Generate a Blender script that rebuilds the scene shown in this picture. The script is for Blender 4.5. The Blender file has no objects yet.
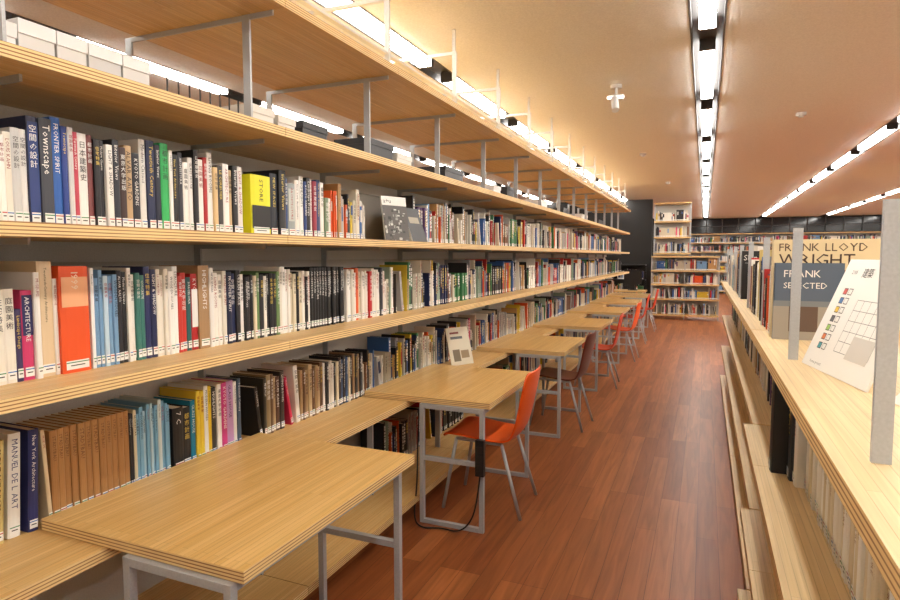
import bpy, math, random
from mathutils import Vector
rng = random.Random(7)
sc = bpy.context.scene
try:
    sc.view_settings.view_transform = 'Standard'
    sc.view_settings.look = 'None'
    sc.view_settings.exposure = 0.0
except Exception as e:
    print(e)

def lin(c):
    def f(v):
        v = v/255.0
        return v/12.92 if v <= .04045 else ((v+.055)/1.055)**2.4
    return (f(c[0]), f(c[1]), f(c[2]), 1.0)

# ---------------------------------------------------------------- materials
def newmat(name):
    m = bpy.data.materials.new(name); m.use_nodes = True
    nt = m.node_tree
    return m, nt, nt.nodes['Principled BSDF']

def plain(name, col, rough=.5, metal=0.0, bump=0.0, bscale=200, spec=.5):
    m, nt, b = newmat(name)
    tc = nt.nodes.new('ShaderNodeTexCoord')
    n = nt.nodes.new('ShaderNodeTexNoise'); n.inputs['Scale'].default_value = bscale
    nt.links.new(tc.outputs['Object'], n.inputs['Vector'])
    r = nt.nodes.new('ShaderNodeValToRGB')
    c = lin(col)
    r.color_ramp.elements[0].position = .3; r.color_ramp.elements[1].position = .7
    r.color_ramp.elements[0].color = (c[0]*.93, c[1]*.93, c[2]*.93, 1)
    r.color_ramp.elements[1].color = (min(1, c[0]*1.05), min(1, c[1]*1.05), min(1, c[2]*1.05), 1)
    nt.links.new(n.outputs['Fac'], r.inputs['Fac'])
    nt.links.new(r.outputs['Color'], b.inputs['Base Color'])
    b.inputs['Roughness'].default_value = rough
    b.inputs['Metallic'].default_value = metal
    b.inputs['Specular IOR Level'].default_value = spec
    if bump > 0:
        bp = nt.nodes.new('ShaderNodeBump'); bp.inputs['Strength'].default_value = bump
        bp.inputs['Distance'].default_value = .01
        nt.links.new(n.outputs['Fac'], bp.inputs['Height'])
        nt.links.new(bp.outputs['Normal'], b.inputs['Normal'])
    return m

def emis(name, col, s):
    m = bpy.data.materials.new(name); m.use_nodes = True
    nt = m.node_tree; nt.nodes.clear()
    e = nt.nodes.new('ShaderNodeEmission'); o = nt.nodes.new('ShaderNodeOutputMaterial')
    e.inputs['Color'].default_value = (*col, 1); e.inputs['Strength'].default_value = s
    nt.links.new(e.outputs[0], o.inputs[0])
    return m

def bamboo(name, ca, cb, rough=.38):
    """narrow bamboo staves running along Y"""
    m, nt, b = newmat(name)
    L = nt.links.new
    tc = nt.nodes.new('ShaderNodeTexCoord')
    sp = nt.nodes.new('ShaderNodeSeparateXYZ'); L(tc.outputs['Object'], sp.inputs[0])
    cb_ = nt.nodes.new('ShaderNodeCombineXYZ')
    L(sp.outputs['Y'], cb_.inputs['X']); L(sp.outputs['X'], cb_.inputs['Y'])
    br = nt.nodes.new('ShaderNodeTexBrick')
    br.inputs['Scale'].default_value = 1.0
    br.inputs['Brick Width'].default_value = .9
    br.inputs['Row Height'].default_value = .018
    br.inputs['Mortar Size'].default_value = .0006
    br.inputs['Color1'].default_value = lin(ca); br.inputs['Color2'].default_value = lin(cb)
    mm = [int(v*.86) for v in cb]
    br.inputs['Mortar'].default_value = lin(mm)
    L(cb_.outputs[0], br.inputs['Vector'])
    mp = nt.nodes.new('ShaderNodeMapping'); mp.inputs['Scale'].default_value = (140, 2.5, 140)
    L(tc.outputs['Object'], mp.inputs[0])
    n = nt.nodes.new('ShaderNodeTexNoise'); n.inputs['Scale'].default_value = 1; n.inputs['Detail'].default_value = 3
    L(mp.outputs[0], n.inputs['Vector'])
    r = nt.nodes.new('ShaderNodeValToRGB')
    r.color_ramp.elements[0].position = .3; r.color_ramp.elements[0].color = (.82, .79, .74, 1)
    r.color_ramp.elements[1].position = .65; r.color_ramp.elements[1].color = (1, 1, 1, 1)
    L(n.outputs['Fac'], r.inputs['Fac'])
    mx = nt.nodes.new('ShaderNodeMix'); mx.data_type = 'RGBA'; mx.blend_type = 'MULTIPLY'
    mx.inputs['Factor'].default_value = 1
    L(br.outputs['Color'], mx.inputs[6]); L(r.outputs['Color'], mx.inputs[7])
    L(mx.outputs[2], b.inputs['Base Color'])
    b.inputs['Roughness'].default_value = rough
    return m

def plyedge(name, ca, cb):
    m, nt, b = newmat(name)
    L = nt.links.new
    tc = nt.nodes.new('ShaderNodeTexCoord')
    sp = nt.nodes.new('ShaderNodeSeparateXYZ'); L(tc.outputs['Object'], sp.inputs[0])
    n = nt.nodes.new('ShaderNodeTexNoise'); n.inputs['Scale'].default_value = 6
    L(tc.outputs['Object'], n.inputs['Vector'])
    a = nt.nodes.new('ShaderNodeMath'); a.operation = 'MULTIPLY'; a.inputs[1].default_value = 2*math.pi/.0095
    L(sp.outputs['Z'], a.inputs[0])
    s = nt.nodes.new('ShaderNodeMath'); s.operation = 'SINE'; L(a.outputs[0], s.inputs[0])
    s2 = nt.nodes.new('ShaderNodeMath'); s2.operation = 'MULTIPLY_ADD'; s2.inputs[1].default_value = .5; s2.inputs[2].default_value = .5
    L(s.outputs[0], s2.inputs[0])
    ad = nt.nodes.new('ShaderNodeMath'); ad.operation = 'MULTIPLY_ADD'; ad.inputs[1].default_value = .35
    L(n.outputs['Fac'], ad.inputs[0]); L(s2.outputs[0], ad.inputs[2])
    r = nt.nodes.new('ShaderNodeValToRGB')
    r.color_ramp.elements[0].position = .2; r.color_ramp.elements[0].color = lin(cb)
    r.color_ramp.elements[1].position = .62; r.color_ramp.elements[1].color = lin(ca)
    L(ad.outputs[0], r.inputs['Fac']); L(r.outputs['Color'], b.inputs['Base Color'])
    b.inputs['Roughness'].default_value = .55
    return m

def floor_mat():
    m, nt, b = newmat('floor_wood')
    L = nt.links.new
    tc = nt.nodes.new('ShaderNodeTexCoord')
    sp = nt.nodes.new('ShaderNodeSeparateXYZ'); L(tc.outputs['Object'], sp.inputs[0])
    cb_ = nt.nodes.new('ShaderNodeCombineXYZ')
    L(sp.outputs['Y'], cb_.inputs['X']); L(sp.outputs['X'], cb_.inputs['Y'])
    br = nt.nodes.new('ShaderNodeTexBrick')
    br.offset = .37; br.offset_frequency = 3
    br.inputs['Scale'].default_value = 1.0
    br.inputs['Brick Width'].default_value = 1.3
    br.inputs['Row Height'].default_value = .105
    br.inputs['Mortar Size'].default_value = .0010
    br.inputs['Color1'].default_value = lin((142, 80, 44)); br.inputs['Color2'].default_value = lin((176, 110, 64))
    br.inputs['Mortar'].default_value = lin((90, 46, 24))
    L(cb_.outputs[0], br.inputs['Vector'])
    mp = nt.nodes.new('ShaderNodeMapping'); mp.inputs['Scale'].default_value = (24, 1.6, 24)
    L(tc.outputs['Object'], mp.inputs[0])
    n = nt.nodes.new('ShaderNodeTexNoise'); n.inputs['Scale'].default_value = 1; n.inputs['Detail'].default_value = 6
    n.inputs['Distortion'].default_value = 1.2
    L(mp.outputs[0], n.inputs['Vector'])
    r = nt.nodes.new('ShaderNodeValToRGB')
    r.color_ramp.elements[0].position = .3; r.color_ramp.elements[0].color = (.68, .64, .6, 1)
    r.color_ramp.elements[1].position = .7; r.color_ramp.elements[1].color = (1.12, 1.12, 1.12, 1)
    L(n.outputs['Fac'], r.inputs['Fac'])
    mx = nt.nodes.new('ShaderNodeMix'); mx.data_type = 'RGBA'; mx.blend_type = 'MULTIPLY'
    mx.inputs['Factor'].default_value = 1
    L(br.outputs['Color'], mx.inputs[6]); L(r.outputs['Color'], mx.inputs[7])
    L(mx.outputs[2], b.inputs['Base Color'])
    b.inputs['Roughness'].default_value = .36
    b.inputs['Specular IOR Level'].default_value = .4
    return m

def attr_mat(name, rough=.42):
    m, nt, b = newmat(name)
    a = nt.nodes.new('ShaderNodeVertexColor'); a.layer_name = 'Col'
    nt.links.new(a.outputs['Color'], b.inputs['Base Color'])
    b.inputs['Roughness'].default_value = rough
    return m

M_BOOK = attr_mat('book_covers')
M_TOP = bamboo('bamboo_board', (232, 196, 132), (223, 180, 112))
M_TABLE = bamboo('bamboo_tabletop', (231, 194, 128), (220, 177, 106), .3)
M_RTOP = bamboo('pale_ply_board', (234, 209, 164), (228, 200, 150))
M_EDGE = plyedge('plywood_edge', (236, 204, 144), (150, 100, 56))
M_STEEL = plain('grey_steel', (180, 184, 188), .4, .15, spec=.5)
M_WHITEM = plain('white_painted_steel', (216, 218, 218), .45)
M_PANEL = plain('back_panel_paint', (198, 196, 190), .6)
M_DARK = plain('dark_paint', (34, 31, 29), .6)
M_CEIL = plain('ceiling_plaster', (240, 239, 234), .9, 0, .25, 90, .1)
M_WALL = plain('wall_plaster', (226, 222, 212), .85, 0, .1, 60, .2)
M_FLOOR = floor_mat()
M_TROUGH = plain('light_trough_metal', (72, 70, 70), .5, .1)
M_LAMP = emis('fluorescent_lamp', (1.0, .965, .90), 31)
M_BLACK = plain('black_plastic', (22, 22, 24), .4)
M_ORANGE = plain('orange_shell', (238, 92, 28), .35)
M_ORANGE2 = plain('red_orange_shell', (222, 66, 28), .35)
M_MAROON = plain('maroon_shell', (100, 42, 30), .35)
M_GLASS = plain('night_window_glass', (16, 18, 24), .12)

# ---------------------------------------------------------------- mesh builder
class MB:
    def __init__(s): s.v = []; s.f = []; s.m = []; s.c = []
    def poly(s, pts, mat=0, col=(1, 1, 1, 1)):
        i = len(s.v); s.v.extend(pts); s.f.append(tuple(range(i, i+len(pts)))); s.m.append(mat); s.c.append(col)
    def box(s, x0, x1, y0, y1, z0, z1, mat=0, edge=None, col=(1, 1, 1, 1)):
        if edge is None: edge = mat
        i = len(s.v)
        s.v.extend([(x0, y0, z0), (x1, y0, z0), (x1, y1, z0), (x0, y1, z0), (x0, y0, z1), (x1, y0, z1), (x1, y1, z1), (x0, y1, z1)])
        for q, mm in (((3, 2, 1, 0), mat), ((4, 5, 6, 7), mat), ((0, 1, 5, 4), edge), ((1, 2, 6, 5), edge), ((2, 3, 7, 6), edge), ((3, 0, 4, 7), edge)):
            s.f.append(tuple(i+k for k in q)); s.m.append(mm); s.c.append(col)
    def obox(s, O, U, V, W, mat=0, col=(1, 1, 1, 1)):
        O = Vector(O); U = Vector(U); V = Vector(V); W = Vector(W)
        p = [O, O+U, O+U+V, O+V, O+W, O+U+W, O+U+V+W, O+V+W]
        i = len(s.v); s.v.extend([tuple(q) for q in p])
        for q in ((3, 2, 1, 0), (4, 5, 6, 7), (0, 1, 5, 4), (1, 2, 6, 5), (2, 3, 7, 6), (3, 0, 4, 7)):
            s.f.append(tuple(i+k for k in q)); s.m.append(mat); s.c.append(col)
    def tube(s, p0, p1, r, mat=0, seg=10):
        p0 = Vector(p0); p1 = Vector(p1); d = (p1-p0).normalized()
        a = d.orthogonal().normalized(); b = d.cross(a)
        i = len(s.v)
        for k in range(seg):
            t = 2*math.pi*k/seg; o = a*math.cos(t)*r+b*math.sin(t)*r
            s.v.append(tuple(p0+o)); s.v.append(tuple(p1+o))
        for k in range(seg):
            k2 = (k+1) % seg
            s.f.append((i+2*k, i+2*k2, i+2*k2+1, i+2*k+1)); s.m.append(mat); s.c.append((1, 1, 1, 1))
        s.f.append(tuple(i+2*k for k in range(seg))[::-1]); s.m.append(mat); s.c.append((1, 1, 1, 1))
        s.f.append(tuple(i+2*k+1 for k in range(seg))); s.m.append(mat); s.c.append((1, 1, 1, 1))
    def obj(s, name, mats, origin=(0, 0, 0), bevel=0):
        me = bpy.data.meshes.new(name)
        ox, oy, oz = origin
        me.from_pydata([(a-ox, b-oy, c-oz) for a, b, c in s.v], [], s.f)
        for m in mats: me.materials.append(m)
        me.polygons.foreach_set('material_index', s.m)
        ca = me.color_attributes.new('Col', 'FLOAT_COLOR', 'CORNER')
        buf = []
        for f, c in zip(s.f, s.c): buf.extend(list(c)*len(f))
        ca.data.foreach_set('color', buf)
        me.update()
        o = bpy.data.objects.new(name, me); o.location = origin
        bpy.context.collection.objects.link(o)
        if bevel:
            bv = o.modifiers.new('bevel', 'BEVEL'); bv.width = bevel; bv.segments = 2; bv.limit_method = 'ANGLE'
        return o

# ---------------------------------------------------------------- glyphs
GC = {}
def glyph(ch):
    if ch in GC: return GC[ch]
    try:
        cu = bpy.data.curves.new('g', 'FONT'); cu.body = ch; cu.resolution_u = 1; cu.size = 1
        ob = bpy.data.objects.new('g', cu)
        me = bpy.data.meshes.new_from_object(ob)
        vs = [(v.co.x, v.co.y) for v in me.vertices]; fs = [tuple(p.vertices) for p in me.polygons]
        bpy.data.objects.remove(ob); bpy.data.curves.remove(cu); bpy.data.meshes.remove(me)
        if not vs: raise ValueError
        mx = max(v[0] for v in vs); mn = min(v[0] for v in vs)
        vs = [(v[0]-mn, v[1]) for v in vs]
        r = (vs, fs, mx-mn+.1)
    except Exception:
        r = ([(0, 0), (.5, 0), (.5, .7), (0, .7)], [(0, 1, 2, 3)], .6)
    GC[ch] = r
    return r
def text_w(t): return sum(.35 if c == ' ' else glyph(c)[2] for c in t)
def put_text(mb, F, t, size, col, mat=0):
    """F(gx,gy)->world"""
    x = 0
    for c in t:
        if c == ' ': x += .35; continue
        vs, fs, ad = glyph(c)
        i = len(mb.v)
        mb.v.extend([F((x+a)*size, b*size) for a, b in vs])
        for f in fs:
            mb.f.append(tuple(i+k for k in f)); mb.m.append(mat); mb.c.append(col)
        x += ad

WORDS = ['ARCHITECTURE', 'MODERN HOUSES', 'JAPAN ARCHITECT', 'CITY AND FORM', 'URBAN SPACE', 'WOODEN HOUSES', 'FRONTIER SPIRIT', 'LE CORBUSIER', 'ALVAR AALTO',
         'BARCELONA', 'NEW SPACES', 'Landscape Design', 'Twentieth Century', 'KYOTO GARDENS', 'LIVING ROOMS', 'MUSEUMS', 'Interior Views', 'LIGHT & SHADOW', 'HIGHLIGHTS',
         'CONCRETE', 'Modern Classics', 'Drawing Architecture', 'STRUCTURE', 'LOUIS KAHN', 'GLASS HOUSE', 'Townscape', 'New York Architecture', 'STADTBAU', 'ARCHITETTURA']
JW = ['建築文化', '住宅特集', '日本建築史', '都市計画', '空間の設計', '庭園美術', '東京大学出版']
CREAM = lin((226, 214, 186)); WHITE = lin((238, 236, 230)); INK = lin((30, 28, 30))

def book(mb, O, R, D, w, h, dep, col, lean=0.0, detail=2, text=None, tcol=None, label=True, cover=None, band=None):
    a = abs(lean); ca = math.cos(a); sa = math.sin(a)
    def P(s, d, z):
        if lean >= 0: s2 = s*ca-z*sa+h*sa; z2 = s*sa+z*ca
        else: s2 = s*ca+z*sa; z2 = -s*sa+z*ca+w*sa
        return (O[0]+R[0]*s2+D[0]*d, O[1]+R[1]*s2+D[1]*d, O[2]+z2)
    c = .0035 if w > .015 else .0015
    out = [(0, dep), (0, c), (w*.18, c*.3), (w*.5, 0), (w*.82, c*.3), (w, c), (w, dep)]
    n = len(out)
    for k in range(n-1):
        (s0, d0), (s1, d1) = out[k], out[k+1]
        mb.poly([P(s0, d0, 0), P(s1, d1, 0), P(s1, d1, h), P(s0, d0, h)], 0, col)
    mb.poly([P(s, d, h-.004) for s, d in out], 0, CREAM)
    mb.poly([P(0, dep, 0), P(0, dep, h), P(w, dep, h), P(w, dep, 0)], 0, CREAM)
    e = -.0008
    def Q(s0, s1, z0, z1, cc, ee=e):
        mb.poly([P(s0, ee, z0), P(s1, ee, z0), P(s1, ee, z1), P(s0, ee, z1)], 0, cc)
    lum = col[0]*.3+col[1]*.6+col[2]*.1
    if tcol is None:
        tcol = (INK if rng.random() < .75 else lin((150, 30, 30))) if lum > .25 else (WHITE if rng.random() < .75 else lin((230, 200, 90)))
    if band is not None:
        Q(.04*w, .96*w, h*band[0], h*band[1], band[2], e*.6)
    if label:
        Q(.1*w, .9*w, .010, .036, WHITE)
        if detail >= 1:
            Q(.1*w, .9*w, .029, .032, rng.choice([lin((40, 110, 180)), lin((60, 140, 90)), lin((190, 60, 50))]), e*1.5)
            Q(.25*w, .75*w, .020, .023, INK, e*1.5)
    z_lo = .05; avail = h-z_lo-.02
    if detail >= 2:
        if text is None:
            text = rng.choice(JW) if (rng.random() < .4 and w > .012) else rng.choice(WORDS)
        if ord(text[0]) > 1000:
            size = min(w*.72, .024, avail/len(text)/1.15)
            zt = h-.02-size
            for ch in text:
                gl = glyph(ch); ww = (gl[2]-.1)*size
                put_text(mb, lambda x, y, zt=zt, ww=ww: P(w/2-ww/2+x, e, zt+y), ch, size, tcol)
                zt -= size*1.12
        else:
            tw = text_w(text)
            size = min(w*rng.uniform(.55, .85), avail*rng.uniform(.6, .95)/tw, .03)
            zt = h-.018
            put_text(mb, lambda x, y: P(w/2-size*.34+y, e, zt-x), text, size, tcol)
    elif detail == 1:
        zt = h-.02; end = h-.02-avail*rng.uniform(.4, .9); lw = w*rng.uniform(.2, .3)
        while zt > end:
            l = rng.uniform(.006, .02)
            Q(w/2-lw, w/2+lw, max(zt-l, end), zt, tcol); zt -= l+rng.uniform(.003, .009)
    if cover:
        ccol, lines = cover
        if ccol is not None:
            mb.poly([P(w+.0006, dep, .0), P(w+.0006, c, 0), P(w+.0006, c, h), P(w+.0006, dep, h)], 0, ccol)
        for (t, u, z, size, tc) in lines:
            if t.startswith('#'):
                uu, zz = [float(k) for k in t[1:].split(',')]
                mb.poly([P(w+.001+size*.001, u, z), P(w+.001+size*.001, u+uu, z), P(w+.001+size*.001, u+uu, z+zz), P(w+.001+size*.001, u, z+zz)], 0, tc)
            else:
                put_text(mb, lambda x, y: P(w+.0018, u+x, z+y), t, size, tc)
    return w*ca+h*sa

PAL = [((240, 236, 226), 18), ((226, 218, 200), 12), ((206, 194, 170), 8), ((190, 188, 184), 7), ((140, 140, 142), 5), ((44, 42, 44), 15), ((26, 26, 30), 11),
       ((40, 52, 92), 8), ((56, 98, 160), 6), ((120, 160, 200), 4), ((180, 40, 36), 6), ((224, 92, 36), 4), ((190, 146, 90), 6), ((120, 78, 48), 5),
       ((60, 120, 76), 4), ((226, 196, 60), 4), ((210, 70, 110), 3), ((90, 60, 110), 2), ((150, 170, 150), 3)]
PC = [lin(p[0]) for p in PAL]; PWT = [p[1] for p in PAL]
def rcol():
    c = rng.choices(PC, PWT)[0]; k = rng.uniform(.8, 1.05)
    return (min(1, c[0]*k), min(1, c[1]*k), min(1, c[2]*k), 1)

def fill(mb, O, R, D, length, custom=(), hr=(.2, .3), wr=(.011, .034), posts=(), dnear=3.3, dmid=8, gap=.03, dep=(.16, .23), dist=None, jit=.025, series=.08):
    """custom: list of (w,h,colRGB,kw)"""
    s = 0; cus = list(custom); run = 0; rc = None; rh = .24; rw = .02
    while s < length:
        if dist is None: yy = O[1]+R[1]*s
        else: yy = dist
        det = 2 if yy < dnear else (1 if yy < dmid else 0)
        kw = {}
        if cus:
            w, h, col, kw = cus.pop(0)
            if col is None: s += w; continue
            col = lin(col); dp = kw.pop('dep', .2); dd = kw.pop('set', rng.uniform(0, .012))
        else:
            if run > 0:
                run -= 1; w, h, col = rw, rh, rc
            else:
                if rng.random() < gap:
                    s += rng.uniform(.03, .12)
                    if rng.random() < .7: kw = {'lean': rng.uniform(.08, .25)}
                rw = w = rng.uniform(*wr) if rng.random() < .75 else rng.uniform(.006, .014)
                rh = h = rng.uniform(*hr) if rng.random() < .75 else hr[1]*rng.uniform(.6, .8)
                rc = col = rcol()
                if rng.random() < series: run = rng.randint(3, 9)
            dp = rng.uniform(*dep); dd = rng.uniform(0, jit)
            if rng.random() < .25: kw['band'] = (rng.uniform(.4, .7), rng.uniform(.75, .95), rcol())
        fw = w*math.cos(abs(kw.get('lean', 0)))+h*math.sin(abs(kw.get('lean', 0)))
        for p in posts:
            q = (p-O[1])/R[1] if R[1] else 1e9
            if s-.011 < q < s+fw+.011:
                if 'lean' in kw and s < q-.0: kw.pop('lean')
                s = q+.011
        if s+w > length: break
        o = (O[0]+R[0]*s+D[0]*dd, O[1]+R[1]*s+D[1]*dd, O[2])
        s += book(mb, o, R, D, w, h, dp, col, detail=det, **kw)+.0006

# ---------------------------------------------------------------- room
XL, XR, YB, YF, ZC = -7.0, 10.5, -3.5, 27.0, 3.05
b = MB(); b.box(XL, XR, YB, YF, -.1, 0); b.obj('floor', [M_FLOOR])
b = MB(); b.box(XL-.1, XL, YB, YF, 0, ZC+.2); b.obj('wall_left', [M_WALL])
b = MB(); b.box(XR, XR+.1, YB, YF, 0, ZC+.2); b.obj('wall_right', [M_WALL])
b = MB(); b.box(XL, XR, YB-.1, YB, 0, ZC+.2); b.obj('wall_back', [M_WALL])
b = MB(); b.box(XL, XR, YF, YF+.1, 0, ZC+.2); b.obj('wall_front', [M_DARK])
b = MB(); b.box(XL, -1.35, 17.2, 17.3, 0, ZC); b.obj('wall_partition', [M_DARK])
strips = [-4.18, -2.1, -.03, 2.0, 4.1, 6.15, 8.2]; hw = .11
b = MB(); prev = XL
for xs in strips:
    b.box(prev, xs-hw, YB, YF, ZC, ZC+.12); prev = xs+hw
b.box(prev, XR, YB, YF, ZC, ZC+.12)
b.box(XL, XR, YB, YF, ZC+.12, ZC+.2)
b.obj('ceiling', [M_CEIL])
for xs in strips:
    b = MB()
    b.box(xs-hw, xs-hw+.012, YB, YF, ZC-.004, ZC+.115, 0); b.box(xs+hw-.012, xs+hw, YB, YF, ZC-.004, ZC+.115, 0)
    b.box(xs-hw, xs+hw, YB, YF, ZC+.05, ZC+.115, 0)
    y = 2.98-1.93*3
    while y < YF-1:
        b.box(xs-.05, xs+.05, y, y+1.46, ZC-.026, ZC+.03, 1, 1)
        b.box(xs-.055, xs+.055, y-.04, y, ZC-.026, ZC+.05, 0); b.box(xs-.055, xs+.055, y+1.46, y+1.50, ZC-.026, ZC+.05, 0)
        b.box(xs-.045, xs+.045, y, y+1.46, ZC+.03, ZC+.05, 0)
        y += 1.93
    b.obj('ceiling_light_strip', [M_TROUGH, M_LAMP, M_WHITEM])
# emergency spot fixture
b = MB(); ex, ey = -.78, 5.66
b.tube((ex, ey, ZC), (ex, ey, ZC-.03), .05, 0, 20); b.tube((ex, ey, ZC-.03), (ex, ey, ZC-.1), .012, 0)
b.box(ex-.06, ex+.06, ey-.03, ey+.03, ZC-.13, ZC-.09, 0)
b.tube((ex-.01, ey-.02, ZC-.12), (ex+.01, ey-.09, ZC-.24), .032, 0, 16)
b.box(ex-.075, ex+.075, ey-.032, ey-.03, ZC-.125, ZC-.1, 1)
b.obj('emergency_light', [M_WHITEM, emis('indicator', (1, .95, .85), 3)])
for (sx, sy) in ((-.9, 9.5), (.9, 7.5), (3, 11), (-.75, 13.3)):
    b = MB(); b.tube((sx, sy, ZC), (sx, sy, ZC-.035), .05, 0, 20); b.tube((sx, sy, ZC-.035), (sx, sy, ZC-.05), .025, 0, 16)
    b.obj('smoke_detector', [M_WHITEM])

# ---------------------------------------------------------------- left bookcase
Y0, Y1, MOD = -1.78, 13.85, .94
posts = [1.04+MOD*k for k in range(-3, 14)]
XFn, XBk, XC = -1.55, -2.61, -2.08
Zs = [.15, .69, 1.175, 1.605, 2.03]; T = .036
b = MB()
for i, z in enumerate(Zs):
    y = Y0; x0 = XFn if i else -1.48
    while y < Y1-.01:
        y2 = min(y+2*MOD, Y1)
        b.box(XC+.004, x0, y+.0015, y2-.0015, z-T, z, 0, 1)
        b.box(XBk, XC-.004, y+.0015, y2-.0015, z-T, z, 0, 1); y = y2
y = Y0
while y < Y1-.01:
    y2 = min(y+MOD, Y1)
    b.box(-2.35, -1.98, y+.0015, y2-.0015, 2.49, 2.49+T, 0, 1)
    b.box(-1.978, -1.54, y+.0015, y2-.0015, 2.49, 2.49+T, 0, 1); y = y2
b.box(XC-.004, XC+.004, Y0, Y1, .15, 1.99, 3)
for z in (1.175, 1.605, 2.03):
    b.box(XC+.004, XC+.03, Y0, Y1, z-T-.07, z-T, 4)
for p in posts:
    for xp in (-1.735, -2.40):
        b.box(xp-.018, xp+.018, p-.005, p+.005, 2.03, 2.49, 2)
        b.box(xp-.018, xp+.018, p-.005, p+.005, 0, .655, 2)
    for xp in (-2.03, -2.13):
        b.box(xp-.018, xp+.018, p-.005, p+.005, .15, 2.0, 2)
    for z in Zs[2:]+[2.49]:
        b.box(-2.42, -1.66, p-.004, p+.004, z-T-.018, z-T, 2) if z < 2.4 else b.box(-2.42, -1.6, p-.004, p+.004, z-.02, z, 2)
    # trestle above the canopy
    b.box(-1.62, -1.59, p+.0-.008, p+.008, 2.49+T, 2.88, 4)
    b.box(-2.32, -2.29, p-.008, p+.008, 2.49+T, 2.88, 4)
    b.box(-2.32, -1.59, p-.012, p+.012, 2.88, 2.90, 4)
    b.box(-1.62, -1.60, p-.006, p+.006, 2.9, ZC-.002, 4)
b.box(-1.63, -1.60, Y0, Y1, 2.60, 2.612, 4)
b.box(-2.5, -1.62, Y0, Y1, 0, .15-T, 0, 0)
b.obj('library_bookcase', [M_TOP, M_EDGE, M_STEEL, M_PANEL, M_WHITEM])

RX, DX = (0, 1, 0), (-1, 0, 0)
def W(n, w, h, cols, **k):
    return [(w*rng.uniform(.8, 1.2), h*rng.uniform(.92, 1.03), rng.choice(cols), dict(k)) for _ in range(n)]
wh = [(240, 236, 226), (232, 226, 212), (246, 244, 238)]; bk = [(30, 30, 34), (44, 42, 46)]; cr = [(226, 214, 186), (214, 200, 170)]
nv = [(36, 46, 84), (26, 34, 62)]
YS = .99
c3 = W(3, .019, .24, wh+cr) + [(.022, .26, (206, 206, 204), {}), (.02, .26, (226, 224, 220), {}), (.03, .3, (40, 46, 80), {'band': (.1, .95, lin((34, 58, 120)))}),
     (.034, .30, (60, 64, 74), {}), (.028, .31, (40, 96, 176), {'text': 'FRONTIER SPIRIT', 'tcol': WHITE}), (.018, .29, (34, 62, 140), {}), (.016, .29, (214, 214, 214), {}),
     (.014, .28, (190, 60, 80), {}), (.03, .28, (236, 234, 230), {}), (.02, .28, (120, 60, 60), {}), (.018, .27, (30, 30, 34), {}), (.018, .27, (36, 34, 40), {}), (.022, .26, (238, 236, 230), {}),
     (.022, .28, (40, 44, 54), {}), (.024, .26, (60, 40, 36), {}), (.026, .27, (190, 160, 120), {}), (.03, .25, (28, 30, 40), {}), (.024, .3, (226, 224, 218), {}), (.03, .3, (30, 40, 78), {}),
     (.022, .29, (22, 26, 50), {}), (.032, .3, (44, 176, 92), {}), (.014, .28, (236, 234, 230), {}), (.03, .27, (22, 24, 28), {}), (.022, .28, (40, 40, 50), {}),
     (.024, .25, (244, 242, 236), {}), (.02, .27, (238, 236, 232), {}), (.02, .3, (32, 30, 34), {}), (.026, .27, (240, 238, 230), {}), (.018, .28, (180, 40, 40), {}), (.026, .3, (236, 234, 230), {}),
     (.02, .25, (220, 190, 140), {}), (.028, .26, (60, 56, 54), {}), (.03, .27, (244, 242, 238), {}), (.022, .25, (206, 180, 140), {}), (.026, .27, (30, 30, 34), {}), (.03, .27, (232, 228, 220), {}),
     (.04, 0, None, {}), (.12, .25, (232, 228, 30), {'text': 'STORE', 'tcol': INK, 'band': (.12, .5, lin((24, 24, 24)))}), (.01, 0, None, {}),
     (.05, .27, (30, 36, 48), {}), (.045, .29, (34, 34, 38), {}), (.02, .26, (40, 70, 120), {}), (.05, .24, (150, 158, 160), {'band': (.3, .9, lin((190, 196, 190)))}), (.03, .26, (236, 232, 226), {}),
     (.03, .28, (238, 238, 234), {}), (.02, .26, (30, 60, 120), {}), (.03, .28, (30, 30, 34), {}), (.02, .28, (230, 226, 220), {}), (.03, .27, (150, 40, 60), {}), (.03, .28, (52, 64, 110), {}),
     (.03, .27, (238, 234, 226), {}), (.03, .2, (120, 140, 110), {}), (.03, .2, (232, 228, 216), {})]
b = MB()
fill(b, (-1.715, Y0+.02, 1.605), RX, DX, YS-Y0-.02, hr=(.22, .3), dnear=-9)
fill(b, (-1.715, YS, 1.605), RX, DX, 1.96, c3, hr=(.19, .3))
fill(b, (-1.715, 3.45, 1.605), RX, DX, Y1-3.47, hr=(.19, .3), gap=.05)
b.obj('row_of_books', [M_BOOK])
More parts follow.
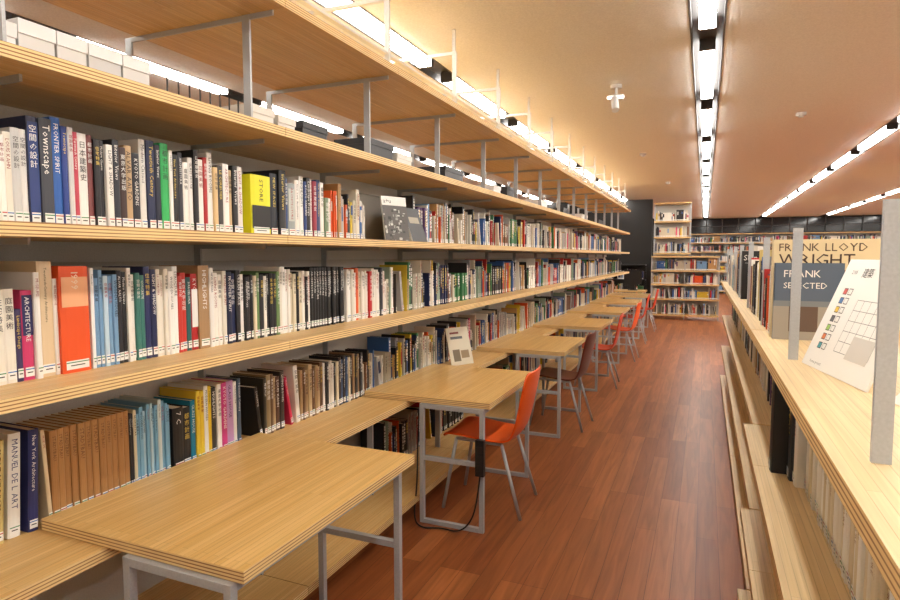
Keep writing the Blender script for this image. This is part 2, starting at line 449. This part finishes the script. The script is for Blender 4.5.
c2 = W(3, .026, .27, wh) + [(.018, .2, (60, 50, 90), {}), (.03, .25, (206, 60, 110), {'band': (.5, .95, lin((40, 40, 90)))}), (.016, .3, (236, 234, 228), {}), (.042, .33, (222, 198, 160), {'text': 'Twentieth-Century Architecture', 'tcol': INK}),
     (.012, .28, (230, 226, 216), {}), (.088, .315, (232, 88, 36), {'text': '1999', 'tcol': lin((240, 220, 190)), 'band': (.62, .9, lin((240, 176, 130)))}), (.008, 0, None, {})] + \
     W(6, .014, .3, [(190, 214, 228), (236, 238, 236), (120, 160, 196)]) + W(2, .016, .31, bk) + W(4, .016, .3, [(236, 232, 222), (60, 120, 110), (170, 150, 110)]) + \
     [(.024, .31, (40, 46, 90), {}), (.022, .3, (34, 40, 80), {'tcol': WHITE})] + W(5, .018, .3, wh+[(190, 190, 186)]) + W(3, .02, .29, [(40, 90, 90), (240, 238, 230), (200, 60, 50)]) + \
     [(.03, .28, (180, 40, 40), {'band': (.3, .8, WHITE)}), (.05, .31, (168, 134, 96), {'text': 'HIGHLIGHTS', 'tcol': WHITE}), (.02, .3, (236, 234, 228), {})] + W(3, .022, .29, bk+wh) + \
     W(2, .026, .3, nv) + W(6, .02, .28, wh+bk+cr) + W(7, .02, .27, wh+bk+[(170, 60, 50), (110, 140, 90), (60, 60, 70)]) + W(5, .02, .29, wh+cr+bk) + W(6, .022, .27, bk+cr+wh) + [(.022, .29, (24, 24, 26), {'tcol': WHITE, 'text': 'ARCHITECTURE'}) for _ in range(13)] + \
     [(.02, 0, None, {})] + W(4, .024, .27, wh) + [(.03, .28, (224, 96, 40), {})] + W(5, .022, .27, wh+cr) + [(.03, .26, (190, 40, 40), {})] + W(6, .024, .27, wh+[(60, 60, 66)])
b = MB()
fill(b, (-1.715, Y0+.02, 1.175), RX, DX, .95-Y0-.02, hr=(.22, .32), dnear=-9)
fill(b, (-1.715, .95, 1.175), RX, DX, Y1-.95-.02, c2, hr=(.19, .32), gap=.04)
b.obj('row_of_books', [M_BOOK])
c1 = [(.035, .3, (206, 186, 120), {'text': 'GREAT BUILDINGS', 'tcol': lin((110, 60, 30)), 'dep': .2, 'lean': -.05}), (.035, .31, (236, 234, 226), {'text': 'MANUEL DE L ART', 'tcol': lin((40, 50, 110)), 'lean': -.05}), (.03, .31, (38, 44, 96), {'text': 'New York Architecture', 'tcol': WHITE, 'lean': -.05}), (.005, 0, None, {}), (.012, .3, (216, 196, 160), {'lean': .05})] + \
     [(.0225, .29, rng.choice([(176, 130, 80), (168, 122, 74)]), {'text': 'STADTBAU', 'tcol': lin((110, 70, 40))}) for _ in range(12)] + W(2, .01, .28, bk) + W(12, .0125, .29, [(170, 200, 214), (200, 212, 210), (120, 170, 200), (210, 200, 170)]) + \
     [(.01, 0, None, {}), (.05, .25, (26, 26, 28), {'text': '7 C', 'tcol': WHITE}), (.04, .24, (34, 34, 38), {}), (.024, .26, (20, 120, 150), {})] + \
     W(3, .018, .3, [(240, 236, 226), (230, 200, 60), (236, 238, 236)]) + [(.02, .3, (230, 196, 50), {}), (.026, .29, (60, 56, 50), {}), (.024, .3, (240, 238, 232), {}), (.03, .3, (200, 60, 130), {'tcol': WHITE}), (.045, .3, (196, 150, 196), {}), (.02, .29, (240, 238, 232), {}), (.02, .3, (70, 90, 110), {}),
     (.09, 0, None, {}), (.02, .24, (40, 36, 34), {'lean': .14}), (.02, .27, (60, 54, 44), {}), (.03, .28, (150, 130, 96), {}), (.02, .28, (110, 84, 60), {}), (.02, .26, (186, 160, 120), {}), (.03, .26, (90, 60, 44), {}), (.03, .28, (60, 50, 46), {}), (.02, .25, (206, 44, 84), {'lean': .2}), (.03, .29, (236, 232, 222), {'lean': .08})] + \
     W(8, .024, .27, [(170, 140, 100), (196, 170, 130), (110, 80, 56)]) + W(6, .02, .26, wh+bk) + W(6, .024, .27, cr+bk+[(60, 90, 130)]) + W(6, .024, .27, [(150, 120, 90), (40, 40, 44)])
b = MB()
fill(b, (-1.845, Y0+.02, .69), RX, DX, 1.0-Y0-.02, hr=(.22, .32), dnear=-9, dep=(.15, .18))
fill(b, (-1.845, 1.01, .69), RX, DX, Y1-1.05, c1, hr=(.18, .31), gap=.08, dep=(.15, .18))
b.obj('row_of_books', [M_BOOK])

# archive boxes on the top shelf
b = MB(); y = .72; g = [lin((232, 232, 232)), lin((214, 214, 212)), lin((200, 200, 200))]
for (w, h) in ((.1, .16), (.11, .18), (.09, .15), (.05, .12), (.10, .14), (.09, .14), (.11, .14), (.10, .14)):
    b.box(-1.98, -1.76, y, y+w, 2.03, 2.03+h, 0, 0, rng.choice(g)); b.box(-1.985, -1.755, y-.002, y+w+.002, 2.03+h-.035, 2.03+h+.004, 0, 0, g[0])
    y += w+.008
for (yy, w, h, cc) in ((2.05, .14, .13, 1), (2.22, .12, .12, 1), (2.40, .2, .13, 2), (3.0, .3, .16, 2), (3.35, .2, .13, 1), (4.1, .35, .15, 2), (5.2, .2, .13, 0), (5.6, .3, .16, 2), (6.8, .4, .14, 0), (8.1, .3, .14, 2), (9.4, .5, .14, 1), (11, .6, .14, 2)):
    col = [g[0], lin((226, 222, 214)), lin((34, 34, 38))][cc]
    b.box(-2.0, -1.78, yy, yy+w, 2.03, 2.03+h, 0, 0, col)
    b.box(-2.005, -1.775, yy-.003, yy+w+.003, 2.03+h-.03, 2.03+h+.003, 0, 0, col)
b.obj('archive_boxes', [M_BOOK])
b = MB()
for z in (2.034, 2.09, 2.15):
    b.tube((-1.76, 1.60, z), (-1.76, 1.95, z), .003, 0, 6); b.tube((-1.94, 1.60, z), (-1.94, 1.95, z), .003, 0, 6)
for k in range(8):
    y = 1.60+k*.35/7
    b.tube((-1.76, y, 2.034), (-1.76, y, 2.15), .003, 0, 6); b.tube((-1.76, y, 2.034), (-1.94, y, 2.034), .003, 0, 6); b.tube((-1.94, y, 2.034), (-1.94, y, 2.15), .003, 0, 6)
b.obj('wire_rack', [M_BLACK])

# face-out magazines
def magazine(name, P0, U, V, w, h, th, paint):
    U = Vector(U).normalized(); V = Vector(V).normalized(); N = U.cross(V)
    mb = MB(); P0 = Vector(P0)
    mb.obox(P0, U*w, V*h, -N*th, 0, WHITE)
    for it in paint:
        if it[0] == 'r':
            _, u, v, uw, vh, c = it[:6]; e = it[6] if len(it) > 6 else .0006
            mb.poly([tuple(P0+U*(u+i*uw)+V*(v+j*vh)+N*e) for i, j in ((0, 0), (1, 0), (1, 1), (0, 1))], 0, lin(c))
        else:
            _, t, u, v, size, c = it
            put_text(mb, lambda x, y: tuple(P0+U*(u+x)+V*(v+y)+N*.0014), t, size, lin(c))
    return mb.obj(name, [M_BOOK])
pr = [('r', 0, 0, .19, .27, (84, 80, 76)), ('r', .0, .215, .19, .055, (232, 230, 224), .0008), ('t', 'a+u', .012, .228, .04, (40, 40, 40))]
for _ in range(60):
    u, v = rng.uniform(0, .165), rng.uniform(0, .19); k = rng.choice([30, 60, 150, 190, 215])
    pr.append(('r', u, v, rng.uniform(.006, .024), rng.uniform(.004, .02), (k, k, k-5), .001))
magazine('display_magazine', (-1.68, 3.02, 1.606), (.35, .94, 0), (-.20, .15, 1), .19, .27, .008, pr)
magazine('display_magazine', (-1.73, 4.12, .692), (.45, .9, 0), (-.25, .1, 1), .22, .29, .008,
         [('r', 0, 0, .22, .29, (214, 206, 184)), ('r', .03, .03, .07, .09, (120, 110, 90), .0009), ('r', .11, .05, .08, .06, (150, 130, 100), .0009), ('r', .03, .2, .12, .02, (90, 96, 100), .0009), ('r', .03, .24, .09, .015, (130, 60, 50), .0009)])
magazine('display_magazine', (-1.62, 3.25, 1.606), (.1, 1, 0), (-.35, 0, 1), .17, .22, .01, [('r', 0, 0, .17, .22, (40, 40, 44)), ('r', .03, .12, .11, .04, (160, 150, 130), .0009)])

# binders lying on the bottom shelf, then standing books further on
b = MB()
for (yy, n) in ((2.35, 3), (2.75, 4)):
    z = .15
    for k in range(n):
        t = rng.uniform(.02, .04); c = rng.choice([lin((30, 30, 34)), lin((60, 62, 68)), lin((190, 186, 178)), lin((110, 80, 50))])
        x = -1.76+rng.uniform(-.02, .0); b.box(x-.24, x, yy, yy+.24+rng.uniform(-.02, .02), z, z+t, 0, 0, c); z += t
b.obj('stack_of_binders', [M_BOOK])
b = MB()
fill(b, (-1.84, 3.3, .15), RX, DX, 10.2, hr=(.22, .32), dnear=-9, dmid=6, dep=(.15, .18), gap=.15)
b.obj('row_of_books', [M_BOOK])

# ---------------------------------------------------------------- desks and chairs
def desk(y0, L=.97):
    b = MB(); s = .0125
    b.box(-1.83, -1.05, y0, y0+L, .6905, .726, 0, 1)
    fr = (y0-.005, y0+L-.07)
    for yf in fr:
        for xx in (-1.45, -1.09):
            b.box(xx-s, xx+s, yf-s, yf+s, 0, .69, 2)
        for z in (s, .38, .69-s):
            b.box(-1.45+s, -1.09-s, yf-s, yf+s, z-s, z+s, 2)
    for xx in (-1.45, -1.09):
        b.box(xx-s, xx+s, fr[0]+s, fr[1]-s, .69-2*s, .69, 2)
    return b.obj('reading_desk', [M_TABLE, M_EDGE, M_STEEL], (-1.4, y0+L/2, 0), .0015)
desks = [1.14+1.88*k for k in range(7)]
for d in desks: desk(d)

def chair(cx, cy, rot, mat):
    prof = [(-.238, .425, .185), (-.232, .444, .2), (-.205, .456, .21), (-.12, .452, .212), (-.02, .440, .21), (.08, .430, .205), (.15, .434, .2), (.198, .462, .196), (.222, .52, .194),
            (.240, .60, .196), (.258, .69, .2), (.275, .77, .2), (.285, .825, .19), (.290, .852, .15)]
    nv_ = 9; vs = []; fs = []
    for i, (x, z, hw_) in enumerate(prof):
        for j in range(nv_):
            v = -1+2*j/(nv_-1)
            seat = 1 if i < 7 else 0
            zz = z+(.012*v*v if seat else 0); xx = x-(0 if seat else .022*v*v)
            vs.append((xx, v*hw_, zz))
    for i in range(len(prof)-1):
        for j in range(nv_-1):
            a = i*nv_+j; fs.append((a, a+1, a+nv_+1, a+nv_))
    me = bpy.data.meshes.new('seat_shell'); me.from_pydata(vs, [], fs); me.materials.append(mat)
    for p in me.polygons: p.use_smooth = True
    sh = bpy.data.objects.new('seat_shell', me); bpy.context.collection.objects.link(sh)
    so = sh.modifiers.new('s', 'SOLIDIFY'); so.thickness = .014; so.offset = 0
    su = sh.modifiers.new('ss', 'SUBSURF'); su.levels = 1; su.render_levels = 2
    b = MB(); r = .0105
    for sy in (-1, 1):
        b.tube((-.235, sy*.195, 0), (-.16, sy*.165, .432), r, 0, 12)
        b.tube((.245, sy*.2, 0), (.12, sy*.165, .42), r, 0, 12)
        b.tube((-.16, sy*.165, .43), (.12, sy*.165, .42), r*.9, 0, 12)
    b.tube((-.12, -.165, .43), (-.12, .165, .43), r*.8, 0, 10); b.tube((.1, -.165, .42), (.1, .165, .42), r*.8, 0, 10)
    lg = b.obj('legs', [M_STEEL])
    for p in lg.data.polygons: p.use_smooth = True
    e = bpy.data.objects.new('reading_chair', None); bpy.context.collection.objects.link(e)
    e.location = (cx, cy, 0); e.rotation_euler = (0, 0, rot)
    sh.parent = e; lg.parent = e
    return e
chair(-1.19, desks[1]+.42, .03, M_ORANGE)
chair(-1.17, desks[2]+.44, -.05, M_MAROON)
chair(-1.15, desks[3]+.40, .06, M_ORANGE2)
chair(-1.13, desks[4]+.46, -.04, M_ORANGE)
chair(-1.16, desks[5]+.44, .05, M_ORANGE2)
chair(-1.14, desks[6]+.44, 0, M_ORANGE2)

# power outlet and cable on second desk
b = MB(); yy = desks[1]-.005
b.box(-1.115, -1.065, yy-.045, yy-.0135, .33, .53, 0)
for z in (.36, .41, .46):
    b.box(-1.108, -1.072, yy-.049, yy-.045, z, z+.035, 1)
b.obj('power_strip', [M_BLACK, M_DARK], (0, 0, 0), .003)
cu = bpy.data.curves.new('power_cable', 'CURVE'); cu.dimensions = '3D'; cu.bevel_depth = .0045
pts = [(-1.09, yy-.03, .335), (-1.10, yy-.045, .2), (-1.13, yy-.05, .08), (-1.2, yy-.06, .006), (-1.32, yy-.04, .006), (-1.42, yy-.09, .006), (-1.49, yy-.04, .03), (-1.485, yy, .2), (-1.48, yy, .45), (-1.485, yy+.03, .645)]
sp = cu.splines.new('NURBS'); sp.points.add(len(pts)-1)
for p, q in zip(sp.points, pts): p.co = (*q, 1)
sp.use_endpoint_u = True; sp.order_u = 3
cu.materials.append(M_BLACK)
o = bpy.data.objects.new('power_cable', cu); bpy.context.collection.objects.link(o)

# ---------------------------------------------------------------- right bookcase
ZR = [.12, .47, .83, 1.22]
rposts = [1.03+.95*k for k in range(-2, 8)]
b = MB()
for (ya, yb, xf) in ((-1.5, 2.72, .165), (2.73, 7.7, .2)):
    for i, z in enumerate(ZR):
        y = ya; xx = .18 if i == 3 else xf
        while y < yb-.01:
            y2 = min(y+1.84, yb)
            b.box(xx, 1.15, y+.001, y2-.001, z-.034, z, 0, 1); y = y2
    b.box(xf+.05, 1.1, ya, yb, 0, .086, 0)
    b.box(.655, .665, ya, yb, .12, 1.186, 3)
for p in rposts:
    for xp in (.243, 1.05):
        b.box(xp-.0125, xp+.0125, p-.005, p+.005, 1.22, 1.60, 2)
    for xp in (.635, .685):
        b.box(xp-.0125, xp+.0125, p-.005, p+.005, .12, 1.19, 2)
b.obj('low_bookcase', [M_RTOP, M_EDGE, M_STEEL, M_PANEL])
RL, DL = (0, -1, 0), (1, 0, 0)
bw = MB()
for z, hm in ((.83, .32), (.47, .3), (.12, .3)):
    fill(bw, (.29, 7.66, z), RL, DL, 5.0, hr=(.2, hm), dnear=3.4, dmid=9)
cr1 = W(14, .03, .28, wh+bk+nv+[(190, 120, 60)]) + [(.06, .33, (28, 30, 34), {'set': -.075, 'text': '建築文化', 'dep': .28}), (.01, 0, None, {}), (.05, .32, (34, 38, 44), {'set': -.03}), (.05, .31, (232, 228, 218), {'set': -.02})] + W(4, .02, .28, wh+bk+[(190, 120, 60)]) + W(60, .02, .28, wh+cr, text='ARCHITECTURE', tcol=lin((150, 110, 60)))
fill(bw, (.285, 2.62, .83), RL, DL, 4.0, cr1, hr=(.2, .3), dnear=3)
for z in (.47, .12):
    fill(bw, (.285, 2.62, z), RL, DL, 4.0, hr=(.2, .29), dnear=3)
bw.obj('row_of_books', [M_BOOK])
# books on top
b = MB()
blk = lin((26, 26, 28))
fill(b, (.235, 7.6, 1.22), RL, DL, 2.85, posts=rposts, hr=(.22, .32), dnear=3.5, dmid=9, dep=(.18, .24), gap=.03)
book(b, (.235, 4.70, 1.22), RL, DL, .06, .335, .27, blk, text='SHINKENCHIKU', cover=(blk, [('Shin Ta', .012, .27, .055, WHITE), ('#.2,.004', .02, .25, .1, lin((150, 150, 150)))]), detail=2)
fill(b, (.27, 4.60, 1.22), RL, DL, .3, W(6, .03, .2, wh+cr)+[(.5, 0, None, {})])
ctop = W(4, .03, .28, bk+cr) + [(.035, .29, (190, 40, 36), {}), (.03, .28, (240, 238, 232), {})] + W(8, .03, .26, wh+bk+nv+[(120, 60, 40), (210, 190, 150)]) + W(8, .03, .28, wh+bk+[(60, 90, 130), (226, 196, 60)]) + [(.03, .33, (214, 190, 120), {'dep': .22})]
fill(b, (.235, 4.02, 1.22), RL, DL, 1.42, ctop, posts=rposts, dnear=4.5)
book(b, (.228, 2.565, 1.22), RL, DL, .065, .36, .37, lin((222, 202, 160)), text='FRANK LLOYD WRIGHT', tcol=lin((90, 50, 30)), cover=(lin((222, 204, 164)),
     [('FRANK LLOYD', .02, .318, .040, lin((80, 60, 50))), ('WRIGHT', .02, .266, .06, lin((70, 50, 44))), ('#.34,.235', .015, .015, .1, lin((150, 96, 56))), ('#.13,.14', .21, .08, .5, lin((206, 160, 90)))]), detail=2)
b.obj('row_of_books', [M_BOOK])
b = MB()
book(b, (.232, 2.49, 1.22), RL, DL, .035, .275, .215, lin((70, 82, 100)), cover=(lin((84, 98, 116)), [('FRANK', .03, .225, .036, WHITE), ('SELECTED', .03, .185, .03, WHITE), ('#.215,.13', .0, .0, .1, lin((158, 150, 138))), ('#.09,.09', .05, .03, .3, lin((96, 76, 64))), ('#.05,.05', .15, .02, .3, lin((70, 58, 54))), ('#.215,.02', .0, .12, .3, lin((120, 126, 130)))]), detail=2, text='FRANK SELECTED', label=False)
b.obj('art_book', [M_BOOK])
dg = [('t', '2001', .05, .268, .016, (60, 60, 60)), ('t', '建築', .11, .262, .028, (30, 30, 30))]
cols = [(200, 60, 50), (60, 110, 170), (230, 190, 60), (90, 90, 90), (150, 190, 90), (220, 120, 60), (70, 150, 160)]
for k in range(7):
    v = .21-.026*k
    dg.append(('r', .05, v, .022, .018, (40, 40, 40), .0006)); dg.append(('r', .052, v+.002, .018, .014, cols[k], .0009))
    dg.append(('r', .078, v, .022, .018, (40, 40, 40), .0006)); dg.append(('r', .080, v+.002, .018, .014, (236, 234, 228), .0009))
for k in range(6):
    dg.append(('r', .15, .2-.028*k, .18, .0012, (90, 90, 90), .0006))
for k in range(6):
    dg.append(('r', .15+.036*k, .06, .0012, .14, (90, 90, 90), .0006))
dg.append(('r', .22, .05, .11, .06, (206, 202, 194), .0009)); dg.append(('t', 'house project', .05, .012, .012, (80, 80, 80)))
magazine('display_magazine', (.258, 1.93, 1.2215), (.2, -1, 0), (.38, .06, 1), .38, .31, .006, dg)
magazine('display_magazine', (.36, 1.48, 1.2215), (.15, -1, 0), (.9, 0, 1), .28, .2, .005, [('r', .02, .15, .1, .02, (190, 190, 190)), ('r', .02, .05, .2, .004, (150, 150, 150))])
b = MB()
for z in ZR[:3]:
    fill(b, (1.02, -1.4, z), RX, DX, 9.0, hr=(.2, .3), dnear=-9, dmid=-9)
fill(b, (1.02, 2.6, 1.22), RX, DX, 4.9, hr=(.2, .32), dnear=-9, dmid=9)
b.obj('row_of_books', [M_BOOK])

# ---------------------------------------------------------------- far bookcases
RYv, DYv = (1, 0, 0), (0, 1, 0)
def farcase(name, x0, x1, y, levels, top, dep=.35, fillp=1.0, hr=(.2, .28), boards=None):
    b = MB()
    for z in levels+[top]:
        b.box(x0, x1, y, y+dep, z-.035, z, 0, 1)
    n = max(1, round((x1-x0)/.9))
    for k in range(n+1):
        xx = x0+.01+(x1-x0-.02)*k/n
        b.box(xx-.01, xx+.01, y+.03, y+.05, 0, top, 2); b.box(xx-.01, xx+.01, y+dep-.05, y+dep-.03, 0, top, 2)
    b.box(x0, x1, y+dep-.01, y+dep, levels[0], top, 3)
    b.obj(name, boards or [M_TOP, M_EDGE, M_STEEL, M_PANEL])
    k = MB()
    for z in levels:
        if rng.random() < fillp:
            fill(k, (x0+.04, y+.06, z), RYv, DYv, x1-x0-.08, hr=hr, dist=20, dmid=-9, wr=(.015, .04))
    if k.f: k.obj('row_of_books', [M_BOOK])
farcase('display_bookcase', -1.2, .32, 15.3, [.12, .5, .85, 1.18], 1.52, .4, .8)
farcase('tall_bookcase', -1.22, -.35, 16.1, [.12, .6, 1.1, 1.6, 2.0, 2.4], 2.86, .4, .75)
farcase('wide_bookcase', 1.3, 8.5, 13.5, [.12, .47, .83, 1.18], 1.5, .35)
farcase('wide_bookcase', 1.0, 9.5, 19.0, [.12, .5, .9, 1.25], 1.62, .35)
farcase('tall_wide_bookcase', -1.0, 10.3, 26.5, [.12, .5, .9, 1.3, 1.7, 2.05], 2.42, .4, 1, (.2, .28))
farcase('black_bookcase', -5.5, -1.45, 16.6, [.12, .5, .9], 1.3, .4, 1, (.2, .28), [M_BLACK, M_BLACK, M_BLACK, M_DARK])
b = MB(); b.box(-1.2, XR, 26.95, 26.98, 2.46, ZC-.02, 0)
x = -1.2
while x < XR:
    b.box(x-.02, x+.02, 26.9, 26.95, 2.44, ZC, 1); x += .6
b.box(-1.2, XR, 26.9, 26.95, 2.72, 2.74, 1)
b.obj('window_1', [M_GLASS, M_TROUGH])

b = MB()
b.box(-1.75, -1.35, 14.6, 14.64, .85, 1.2, 0); b.box(-1.6, -1.5, 14.6, 14.66, .74, .86, 0); b.box(-1.65, -1.45, 14.55, 14.75, .72, .74, 0)
b.obj('computer_monitor', [M_BLACK])
b = MB(); b.box(-2.3, -1.25, 14.35, 14.95, .685, .72, 0, 1)
for xx in (-2.26, -1.29):
    for yy in (14.39, 14.91): b.box(xx-.015, xx+.015, yy-.015, yy+.015, 0, .685, 2)
b.obj('computer_desk', [M_TABLE, M_EDGE, M_STEEL])

# ---------------------------------------------------------------- world + camera
w = bpy.data.worlds.new('World'); sc.world = w; w.use_nodes = True
w.node_tree.nodes['Background'].inputs[0].default_value = (1, .85, .65, 1)
w.node_tree.nodes['Background'].inputs[1].default_value = .1
cam = bpy.data.cameras.new('Camera'); cam.lens = 24; cam.sensor_width = 36; cam.clip_start = .02
co = bpy.data.objects.new('Camera', cam); bpy.context.collection.objects.link(co)
co.location = (0, 0, 1.52); co.rotation_euler = (math.radians(90-4.19), 0, math.radians(23.0))
sc.camera = co
print('verts', sum(len(o.data.vertices) for o in bpy.data.objects if o.type == 'MESH'))
